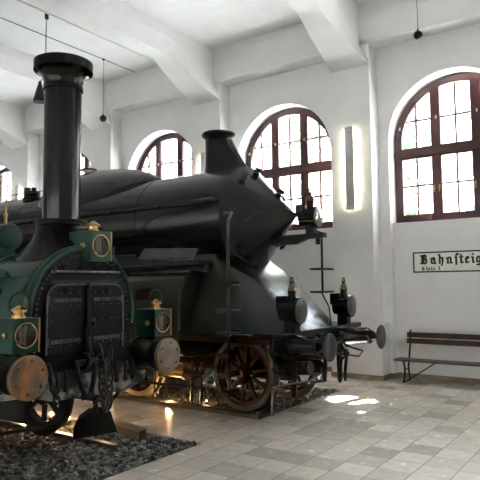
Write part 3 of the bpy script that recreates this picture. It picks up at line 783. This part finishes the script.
# handrails
mb = MB(); mb.tube([(-14, B-.90, 3.14), (-5.24, B-.90, 3.15)], .018)
hr = mb.build('boiler_handrail', dsteel, L2)
mb = MB()
for k in range(7):
    x = -5.30 - 1.15*k; mb.cyl((x, B-.90, 3.15), (x, B-.78, 3.13), .018, n=8); mb.ball((x, B-.90, 3.15), .03, 8)
mb.split('handrail_post', dsteel, hr)
mb = MB(); mb.tube([(-14, B-.80, 3.42), (-9.8, B-.80, 3.42)], .012, 6); mb.tube([(-14, B-.68, 3.78), (-9.6, B-.5, 3.78)], .01, 6); mb.tube([(-14, B-.93, 2.85), (-7.8, B-.93, 2.85)], .025, 6); mb.split('sand_pipe', dsteel, L2)
mb = MB(); mb.tube([(-8.75, B-.92, 3.12), (-8.72, B-.92, 2.95), (-8.74, B-.92, 2.2)], .014, 6); mb.tube([(-10.3, B-.91, 3.14), (-10.5, B-.93, 3.0), (-10.2, B-.93, 2.9)], .014, 6); mb.split('feed_pipe', dsteel, L2)

# flared casing under the smokebox
lv = [(1.21,-3.98,1.22),(1.32,-4.06,1.19),(1.45,-4.20,1.14),(1.62,-4.38,1.07),(1.80,-4.55,.99),(1.95,-4.70,.92),(2.08,-4.86,.86),(2.2,-5.1,.80),(2.32,-5.3,.76)]
mb = MB(); rings = []
for z, xf, hw in lv:
    ring = []; xr = -7.6
    pts = [(xr, -hw), (-6.4, -hw)]
    for i in range(1, 25):
        a = -PI/2 + PI*i/24 if False else None
    L_ = xf - (-5.35)
    for i in range(33):
        a = -PI/2 + PI*i/32; e = .72
        cx = abs(math.cos(a))**e; sx = abs(math.sin(a))**e*(1 if math.sin(a) > 0 else -1)
        pts.append((-5.35 + cx*L_, sx*hw))
    pts += [(-6.4, hw), (xr, hw)]
    rings.append([mb.bm.verts.new((x, B+y, z)) for x, y in pts])
for a, b in zip(rings, rings[1:]):
    for k in range(len(a)-1): mb.bm.faces.new((a[k], a[k+1], b[k+1], b[k]))
mb.bm.faces.new(rings[-1])
cas = mb.build('front_casing', casing_m, L2, sharp=50)
mb = MB()
for k in range(26): mb.rivets([(-5.0-.09*k, B-1.165, 1.36)], (0,-1,.2), .010)
for k in range(14):
    mb.rivets([(-4.66, B-.5+.08*k, 1.95)], (1,0,.9), .012)
for k in range(10): mb.rivets([(-5.2-.03*k, B-.86-.02*(9-k)*.3, 2.06)], (0,-1,.3), .009)
mb.build('casing_rivets', dsteel, cas)
# cylinder fairing, rounded on top
mb = MB(); pr = [(.30,.80),(.12,.84),(.02,.95),(0,1.10),(0,1.55),(.04,1.78),(.13,1.95),(.28,2.07),(.5,2.14),(.9,2.2),(.9,.80)]
mb.prism(pr, (-6.95, B-1.395, 0), (0,1,0), (0,0,1), (1.45,0,0)); cf = mb.build('cylinder_fairing', casing_m, L2, sharp=40, bevel=.03)
mb = MB(); mb.prism([(0,0),(.30,.03),(.30,.20),(.02,.17)], (-6.35, B-1.401, 1.62), (1,0,0), (0,0,1), (0,-.012,0)); mb.build('number_plate', reddark, cf)
mb = MB(); mb.prism(pr, (-6.95, B+1.395, 0), (0,-1,0), (0,0,1), (1.45,0,0)); mb.build('cylinder_fairing', casing_m, L2, sharp=40, bevel=.03)
# hatch panel and slot with pipe above the fairing
mb = MB(); mb.prism([(-6.62,2.27),(-5.48,2.21),(-5.44,2.40),(-6.54,2.44)], (0, B-2.13, 0), (1,0,0), (0,.45,1), (0,.03,0)); hp = mb.build('hatch_panel', hatchm, L2, bevel=.005)
mb = MB()
for x in (-6.3, -5.9, -5.62): mb.cyl((x-.03, B-1.13, 2.26), (x+.03, B-1.13, 2.26), .015)
mb.split('hatch_hinge', dsteel, hp)
mb = MB(); mb.box((-8.6, B-1.16, 2.16), (-5.35, B-.6, 2.22)); mb.cyl((-6.9, B-1.12, 2.12), (-5.3, B-1.12, 2.10), .035); mb.cyl((-5.3, B-1.13, 2.10), (-5.2, B-1.13, 2.10), .06); mb.build('valve_rod', iron, L2)
mb = MB(); mb.tube([(-8.4,B-1.14,2.02),(-5.45,B-1.2,2.06)], .02, 6); mb.tube([(-8.5,B-1.0,2.32),(-6.7,B-1.05,2.33)], .03, 6)
for x in (-7.2,-7.6,-8.0,-8.3): mb.tube([(x,B-1.1,2.05),(x+.05,B-1.1,2.5)], .018, 6); mb.ball((x,B-1.1,2.2), .06, 8)
mb.build('valve_gear', dsteel, L2)
# running board and frames
mb = MB(); mb.box((-13.5, B-1.38, 1.14), (-3.92, B+1.38, 1.215)); rb = mb.build('running_board', black, L2, bevel=.006)
mb = MB(); mb.box((-13.5, B-1.385, 1.075), (-4.0, B-1.36, 1.145)); mb.box((-13.5, B+1.36, 1.075), (-4.0, B+1.385, 1.145)); mb.split('edge_angle', reddark, rb)
mb = MB(); mb.box((-13.5, B-.55, .62), (-4.4, B-.50, 1.14)); mb.box((-13.5, B+.50, .62), (-4.4, B+.55, 1.14)); mb.split('main_frame', reddark, L2)
mb = MB(); mb.box((-4.02, B-1.32, .93), (-3.96, B+1.32, 1.16)); bb2 = mb.build('buffer_beam', black, L2, bevel=.006)
for sg in (-1, 1):
    y = B + sg*.875
    mb = MB(); mb.lathe([(0,.19),(.03,.19),(.03,.15),(.25,.115),(.38,.10),(.40,.115),(.43,.10),(.43,.055),(.60,.05)], (-3.97, y, 1.035), (1,0,0), 36); mb.tube([(-3.95,y,1.14),(-3.6,y,1.16),(-3.48,y,1.09)], .015, 6); st = mb.build('buffer_stock', black, L2)
    mb = MB(); mb.lathe([(0,.04),(.02,.17),(.03,.182),(.045,.182),(.055,.16),(.062,.08),(.064,.01)], (-3.42, y, 1.035), (1,0,0), 44); mb.build('buffer_disc', darkbuf, st)
mb = MB(); mb.tube([(-3.96,B,1.03),(-3.7,B,1.03),(-3.62,B,1.08),(-3.60,B,1.14),(-3.65,B,1.16)], .03); mb.box((-3.96,B-.08,.93),(-3.93,B+.08,1.13)); mb.build('draw_hook', iron, L2)
mb = MB(); mb.tube([(-3.68,B-.07,1.02),(-3.62,B-.07,.82),(-3.64,B,.78),(-3.62,B+.07,.82),(-3.68,B+.07,1.02)], .018)
mb.tube([(-3.64,B,.78),(-3.66,B-.02,.55),(-3.68,B-.02,.48)], .022); mb.ball((-3.66,B-.02,.56), .04, 8); mb.build('screw_coupling', iron, L2)
mb = MB()
mb.tube([(-3.96,B-.35,.97),(-3.8,B-.35,.93),(-3.72,B-.34,.82),(-3.74,B-.34,.50)], .03)
mb.tube([(-3.96,B+.35,.97),(-3.8,B+.35,.93),(-3.72,B+.36,.82),(-3.73,B+.30,.55),(-3.68,B+.2,.45)], .025)
mb.tube([(-3.96,B-.2,1.0),(-3.7,B-.2,.95),(-3.55,B-.12,.80),(-3.50,B-.05,.88),(-3.58,B+.05,.92)], .014, 6)
mb.tube([(-3.96,B+.6,.98),(-3.75,B+.6,.88),(-3.5,B+.45,.86),(-3.55,B+.4,.78),(-3.8,B+.35,.80)], .014, 6)
mb.split('brake_hose', iron, L2)
mb = MB()
for sg in (-1, 1): mb.prism([(-.05,.98),(.05,.98),(.045,.34),(.01,.30),(-.03,.34)], (-4.02, B+sg*.72-.012, 0), (1,0,0), (0,0,1), (0,.024,0))
mb.tube([(-4.3,B-.95,.98),(-4.15,B-.95,.78),(-3.85,B-.95,.78),(-3.8,B-.95,.92),(-3.96,B-.95,.98)], .014, 6)
mb.split('guard_iron', iron, L2)
# bogie
for x, tm in ((-4.86, tyre), (-7.0, lamplit_tyre)):
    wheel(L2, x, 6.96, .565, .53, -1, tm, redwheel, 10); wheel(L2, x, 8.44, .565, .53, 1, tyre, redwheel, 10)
mb = MB(); mb.cyl((-4.86,7.0,.565),(-4.86,8.4,.565),.07); mb.cyl((-7.0,7.0,.565),(-7.0,8.4,.565),.07); mb.split('axle', iron, L2)
mb = MB()
for y in (B-.46, B+.43):
    mb.prism([(-7.3,.52),(-7.3,.85),(-6.2,.98),(-5.5,.98),(-4.4,.85),(-4.15,.62),(-4.15,.48),(-5.2,.48),(-5.6,.62),(-6.2,.62)], (0, y, 0), (1,0,0), (0,0,1), (0,.03,0))
mb.box((-6.1,B-.45,.55),(-5.6,B+.45,.9)); mb.split('bogie_frame', reddark, L2)
mb = MB(); mb.cyl((-4.35,B-.55,.70),(-3.95,B-.55,.74),.05); mb.cyl((-4.45,B-.30,.62),(-3.98,B-.30,.66),.10); mb.cyl((-4.5,B+.1,.80),(-3.98,B+.1,.80),.07)
mb.tube([(-4.4,B-.75,.98),(-4.3,B-.75,.62),(-4.0,B-.75,.55)], .03); mb.tube([(-4.4,B-.6,.40),(-4.1,B-.2,.42),(-4.15,B+.4,.5)], .02)
mb.tube([(-4.5,B+.55,.3),(-4.2,B+.5,.35),(-4.1,B+.3,.6)], .03); mb.split('front_pipe', dsteel, L2)
# low footstep bracket and front steps
mb = MB(); mb.tube([(-4.24,B-.92,.08),(-4.24,B-.92,.44),(-4.20,B-.92,.47),(-3.95,B-.75,.52),(-3.75,B-.6,.55)], .014, 6); mb.tube([(-4.25,B-.9,.72),(-4.25,B-.9,.95)], .016, 6)
mb.box((-4.22,B-1.04,.44),(-3.95,B-.93,.455)); mb.build('front_step', steel, L2)
# driving gear behind the bogie
mb = MB(); mb.cyl((-6.15,B-.95,.56),(-5.75,B-.95,.56),.10,n=28); mb.cyl((-6.19,B-.95,.56),(-6.15,B-.95,.56),.125,n=28); mb.cyl((-5.75,B-.95,.56),(-5.71,B-.95,.56),.125,n=28); mb.cyl((-5.71,B-.95,.56),(-5.4,B-.95,.56),.03); mb.build('cylinder', brass_d, L2)
mb = MB(); mb.tube([(-7.0,B-1.0,.34),(-5.35,B-1.0,.34)], .022, 6); mb.tube([(-6.4,B-1.0,.56),(-5.4,B-1.0,.56)], .04)
for x in (-6.35,-6.1,-5.6,-5.42): mb.tube([(x,B-1.0,.14),(x+.02,B-1.0,.72)], .022, 6)
mb.tube([(-6.3,B-1.0,.2),(-6.2,B-.98,.5),(-6.25,B-1.02,.66)], .03, 6); mb.ball((-6.2,B-1.0,.5), .06, 8); mb.split('drain_pipe', dsteel, L2)
for x in (-9.3, -11.75):
    wheel(L2, x, 7.00, 1.15, 1.10, -1, tyre, redwheel, 14); wheel(L2, x, 8.40, 1.15, 1.10, 1, tyre, redwheel, 14)
mb = MB(); mb.box((-11.9,B-.95,1.05),(-9.2,B-.88,1.17)); mb.box((-9.3,B-1.03,.95),(-6.85,B-.97,1.05)); mb.box((-8.2,B-1.08,.75),(-6.85,B-1.02,.80)); mb.split('connecting_rod', steel, L2)
mb = MB(); mb.box((-12.9,B-.5,.6),(-7.4,B+.5,2.2)); mb.build('firebox', blackb, L2)
mb = MB(); mb.prism([(-1.35,1.2),(1.35,1.2),(1.4,2.6),(1.32,3.1),(.9,3.6),(.4,3.82),(-.4,3.82),(-.9,3.6),(-1.32,3.1),(-1.4,2.6)], (-15.6, B, 0), (0,1,0), (0,0,1), (2.1,0,0)); mb.build('cab', blackb, L2)
# vertical step rod on the near side
rx, ry = -4.60, B-1.42
mb = MB(); mb.tube([(-5.10, B-.84, 2.90),(-5.02, B-.92, 2.90),(rx-.12, ry+.25, 2.86),(rx-.03, ry+.05, 2.72),(rx, ry, 2.5),(rx, ry, .38)], .022, 8); rod = mb.build('step_rod', dsteel, L2)
for z in (1.84, 1.51, 1.20, .92, .66, .42):
    wdt = .14 if z > 1 else .11
    mb = MB(); mb.box((rx-wdt, ry-.12, z), (rx+wdt, ry+.10, z+.025)); mb.box((rx-wdt*.8, ry-.13, z-.03), (rx+wdt*.8, ry-.105, z+.035)); mb.box((rx-wdt*.8, ry+.10, z-.02), (rx+wdt*.8, ry+.12, z+.055)); mb.build('step_plate', dsteel, rod)
mb = MB(); mb.box((rx-.18, ry-.04, 1.19), (rx+.36, ry+.05, 1.205)); mb.build('long_step', steel, rod)
mb = MB(); mb.tube([(-5.05, B-.72, 2.32), (-4.92, B-.70, 2.26), (-4.76, B-.55, 2.14)], .012, 6); mb.ball((-5.05,B-.72,2.32), .035, 8); mb.build('lower_clamp', iron, L2)
# lamps
def headlamp(x, y, z, r, stand, rod=True):
    mb = MB(); mb.lathe([(-.30,.09),(-.28,r*.85),(-.06,r*.9),(-.05,r+.012),(.0,r+.016),(.01,r+.008)], (x, y, z), (1,0,0), 40)
    mb.box((x-.33, y-.10, z+.02), (x-.20, y+.10, z+.20)); body = mb.build('headlamp', black, L2, sharp=40)
    mb = MB(); mb.lathe([(.0,r),(.012,r*.97),(.03,r*.75),(.04,r*.4),(.043,.01)], (x, y, z), (1,0,0), 40); mb.build('headlamp_lens', lensm if rod else lensclear, body)
    mb = MB(); mb.lathe([(r*.8,.055),(r+.10,.055),(r+.12,.05)], (x-.13, y, z), (0,0,1), 20); mb.build('lamp_funnel', black, body)
    mb = MB(); mb.lathe([(r+.10,.05),(r+.105,.068),(r+.125,.06),(r+.14,.045),(r+.16,.055),(r+.17,.035),(r+.20,.03)], (x-.13, y, z), (0,0,1), 20); mb.build('brass_collar', brass_d, body)
    mb = MB(); mb.tube([(x-.13, y-.04, z+r+.18),(x-.13, y-.04, z+r+.24),(x-.13, y-.02, z+r+.28),(x-.13, y+.02, z+r+.28),(x-.13, y+.04, z+r+.24),(x-.13, y+.04, z+r+.18)], .010, 6); mb.ball((x-.13,y,z+r+.215), .022, 8); mb.build('lamp_handle', iron, body)
    if stand: mb = MB(); mb.box((x-.22, y-.07, stand), (x-.05, y+.07, z-r*.8)); mb.build('lamp_stand', black, body)
headlamp(-3.79, B-.90, 1.495, .17, 1.21); headlamp(-3.88, B+.92, 1.50, .165, 1.21)
headlamp(-3.97, B, 2.85, .15, None, False)
mb = MB(); mb.prism([(-4.80,2.46),(-4.35,2.46),(-4.15,2.53),(-3.86,2.54),(-3.86,2.61),(-4.62,2.60)], (0, B-.05, 0), (1,0,0), (0,0,1), (0,.10,0)); mb.box((-4.16,B-.05,2.6),(-4.02,B+.05,2.74)); mb.cyl((-3.98,B,2.6),(-3.98,B,2.44),.035); mb.build('top_lamp_bracket', iron, L2)
# front ladder rod
fx, fy = -3.98, B+.12
mb = MB(); mb.tube([(-4.15,fy,2.68),(fx,fy,2.62),(fx,fy,2.45),(fx,fy,1.95),(fx,fy,1.75)], .018, 8); mb.tube([(fx,fy-.05,1.74),(-3.95,fy+.15,1.5),(-3.95,fy+.2,1.21)], .012, 6); fr = mb.build('front_step_rod', iron, L2)
for z in (2.06, 1.72):
    mb = MB(); mb.box((fx-.12, fy-.17, z), (fx+.10, fy+.19, z+.03)); mb.build('step_plate', dsteel, fr)

# ------------------------------------------------------------------ outside
mb = MB(); mb.box((-60, -50, -1.2), (40, 70, -1.0)); struct(mb.build('ground', ground_m))
t = thing('apartment_building', 'pale pinkish building across the courtyard seen through the arched windows', 'building', (-8, 30, -1))
FYb = 30
mb = MB(); mb.box((-55, FYb, -1), (28, FYb+8, 12.4)); mb.build('wall', facade, t)
mb = MB(); mb.box((-55.3, FYb-.4, 12.4), (28.3, FYb+8, 12.9)); mb.build('roof', roofm, t)
for k in range(20):
    for z in (.5, 3.9, 7.0, 9.9):
        x = -44 + k*3.4
        mb = MB(); mb.box((x-.75, FYb-.08, z), (x+.75, FYb+.02, z+1.9)); w_ = mb.build('window', whitep, t)
        mb = MB()
        for a in (-.62, .06):
            for c_ in (0, .95): mb.box((x+a, FYb-.10, z+.1+c_), (x+a+.56, FYb-.075, z+.82+c_))
        mb.build('pane', fglass, w_)
t = thing('apartment_building', 'added unseen dark building on the street side, blocking sky light to the front windows', 'building', (-8, -20, -1))  # unseen block added to hold sky light off the front windows
mb = MB(); mb.box((-55, -38, -1), (28, -24, 20.0)); mb.build('wall', darkfac, t)
mb = MB(); mb.box((-55.3, -38, 20.0), (28.3, -23.6, 20.5)); mb.build('roof', roofm, t)
SUN = Vector((.14, .60, .80)).normalized()   # towards the sun
def tree(x, y, h, cr, cx, n, label, seed, holes=(), zmin=0):
    rnd = random.Random(seed)
    t = thing('tree', label, 'tree', (x, y, -1), 'trees in the courtyard')
    mb = MB(); mb.tube([(x, y, -1), (x+.1, y, h*.5), (x, y+.1, h)], .14, 8)
    for k in range(7):
        a = rnd.random()*6.28; mb.tube([(x, y, h*.45+k*.3), (x+math.cos(a)*cx*.7, y+math.sin(a)*cx*.5, h*.6+k*.5)], .04, 6)
    mb.build('trunk', bark, t)
    vs, fs = [], []
    blobs = [(x+rnd.uniform(-cx, cx), y+rnd.uniform(-1.1, 1.1), h+rnd.uniform(-cr, cr), rnd.uniform(.6, 1.1)) for _ in range(28)]
    while len(fs) < n:
        b = rnd.choice(blobs); v = Vector((rnd.gauss(0,1), rnd.gauss(0,1), rnd.gauss(0,1))).normalized()*b[3]*rnd.random()**.4
        p = Vector(b[:3]) + v
        if p.z < zmin: continue
        k = (p.z)/SUN.z; gx, gy = p.x - SUN.x*k, p.y - SUN.y*k
        if any(((gx-hx)/rx_)**2 + ((gy-hy)/ry_)**2 < 1 for hx, hy, rx_, ry_ in holes): continue
        R3 = Matrix.Rotation(rnd.random()*6.28, 3, 'Z') @ Matrix.Rotation(rnd.random()*3.14, 3, 'X')
        s = rnd.uniform(.09, .17); i = len(vs)
        for q in ((-s,0,0),(0,-s*.5,.02),(s,0,0),(0,s*.5,.02)):
            vs.append(p + R3 @ Vector(q))
        fs.append((i, i+1, i+2, i+3))
    me = bpy.data.meshes.new('foliage'); me.from_pydata([tuple(v - ORI[t]) for v in vs], [], fs); me.materials.append(leafm)
    o = bpy.data.objects.new('foliage', me); COL.objects.link(o); o.parent = t
HOLES = [(-4.0, 8.72, .38, .30), (-3.45, 8.05, .12, .08), (-2.20, 9.0, .25, .14)]  # gaps cut in the added crowns so sun patches reach the floor
TL = ['leafy green tree low outside the left panes of the rightmost window', 'leafy tree outside seen in the upper middle window panes', 'leafy tree outside behind the third arched window', 'leafy tree outside at the farthest left window']
tree(-7.4, 20.5, 5.2, 2.0, .7, 3500, TL[0], 3)
tree(-10.9, 21.0, 8.2, 1.0, .4, 900, TL[1], 4)
tree(-30, 20.5, 6.5, 2.4, 1.8, 2500, TL[3], 5)
# unseen crowns added high over the windows to block the sun
for i, x in enumerate((-26, -21, -16, -11, -6, -1, 4, 9)):
    tree(x, 15.4, 9.9, 1.7, 2.2, 9500, 'added tree outside, its dense unseen crown blocking the sun above the arched windows', 20+i, HOLES, 7.5)

# ------------------------------------------------------------------ light
w = bpy.data.worlds.new('sky'); S.world = w; w.use_nodes = True; nt = w.node_tree
bg = nt.nodes['Background']; tc = nd(nt, 'ShaderNodeTexCoord'); sp = nd(nt, 'ShaderNodeSeparateXYZ'); nt.links.new(tc.outputs['Generated'], sp.inputs[0])
cr = nd(nt, 'ShaderNodeValToRGB'); cr.color_ramp.elements[0].position = .0; cr.color_ramp.elements[0].color = (.90, .94, 1, 1); cr.color_ramp.elements[1].position = .9; cr.color_ramp.elements[1].color = (.78, .86, 1, 1)
nt.links.new(sp.outputs[2], cr.inputs[0]); nt.links.new(cr.outputs[0], bg.inputs[0]); bg.inputs[1].default_value = 10.0
sl = bpy.data.lights.new('sun', 'SUN'); sl.energy = 200; sl.angle = math.radians(.8); sl.color = (1, .99, .98)
so = bpy.data.objects.new('sun', sl); COL.objects.link(so); so.rotation_euler = SUN.to_track_quat('Z', 'Y').to_euler()
def portal(x, y, z, sx, sz, ry, energy, col):
    l = bpy.data.lights.new('window_daylight', 'AREA'); l.shape = 'RECTANGLE'; l.size = sx; l.size_y = sz
    if energy == 0: l.cycles.is_portal = True
    l.energy = energy; l.color = col
    o = bpy.data.objects.new('window_daylight', l); COL.objects.link(o); o.location = (x, y, z); o.rotation_euler = (math.radians(90), 0, ry)
for c in CEN:
    portal(c, OY+.05, (SILL+SPR+HW)/2, 2.5, 2.95, 0, 0, (1,1,1))           # shines towards -y
for c in CEN:
    portal(c, OFF-OY-.05, (SILL+SPR+HW)/2, 2.5, 2.95, PI, 0, (1,1,1))   # opposite windows, sky portal

# ------------------------------------------------------------------ camera
F = 578.4; ya, pi_, ro = 0.61134, 0.07745, -0.00924
cy, sy_ = math.cos(ya), math.sin(ya); cp, sp_ = math.cos(pi_), math.sin(pi_); cR, sR = math.cos(ro), math.sin(ro)
f = Vector((-sy_, cy, 0)); r = Vector((cy, sy_, 0)); u = Vector((0, 0, 1))
f2 = f*cp + u*sp_; u2 = u*cp - f*sp_; r3 = r*cR + u2*sR; u3 = u2*cR - r*sR
cam = bpy.data.cameras.new('camera'); cam.sensor_width = 36; cam.lens = 36*F/480; cam.clip_end = 300
co = bpy.data.objects.new('camera', cam); COL.objects.link(co)
co.matrix_world = Matrix(((r3.x, u3.x, -f2.x, 0), (r3.y, u3.y, -f2.y, 0), (r3.z, u3.z, -f2.z, H), (0, 0, 0, 1)))
S.camera = co
S.view_settings.view_transform = 'Standard'; S.view_settings.look = 'None'; S.view_settings.gamma = 1
S.view_settings.use_curve_mapping = False
S.view_settings.exposure = 2.08
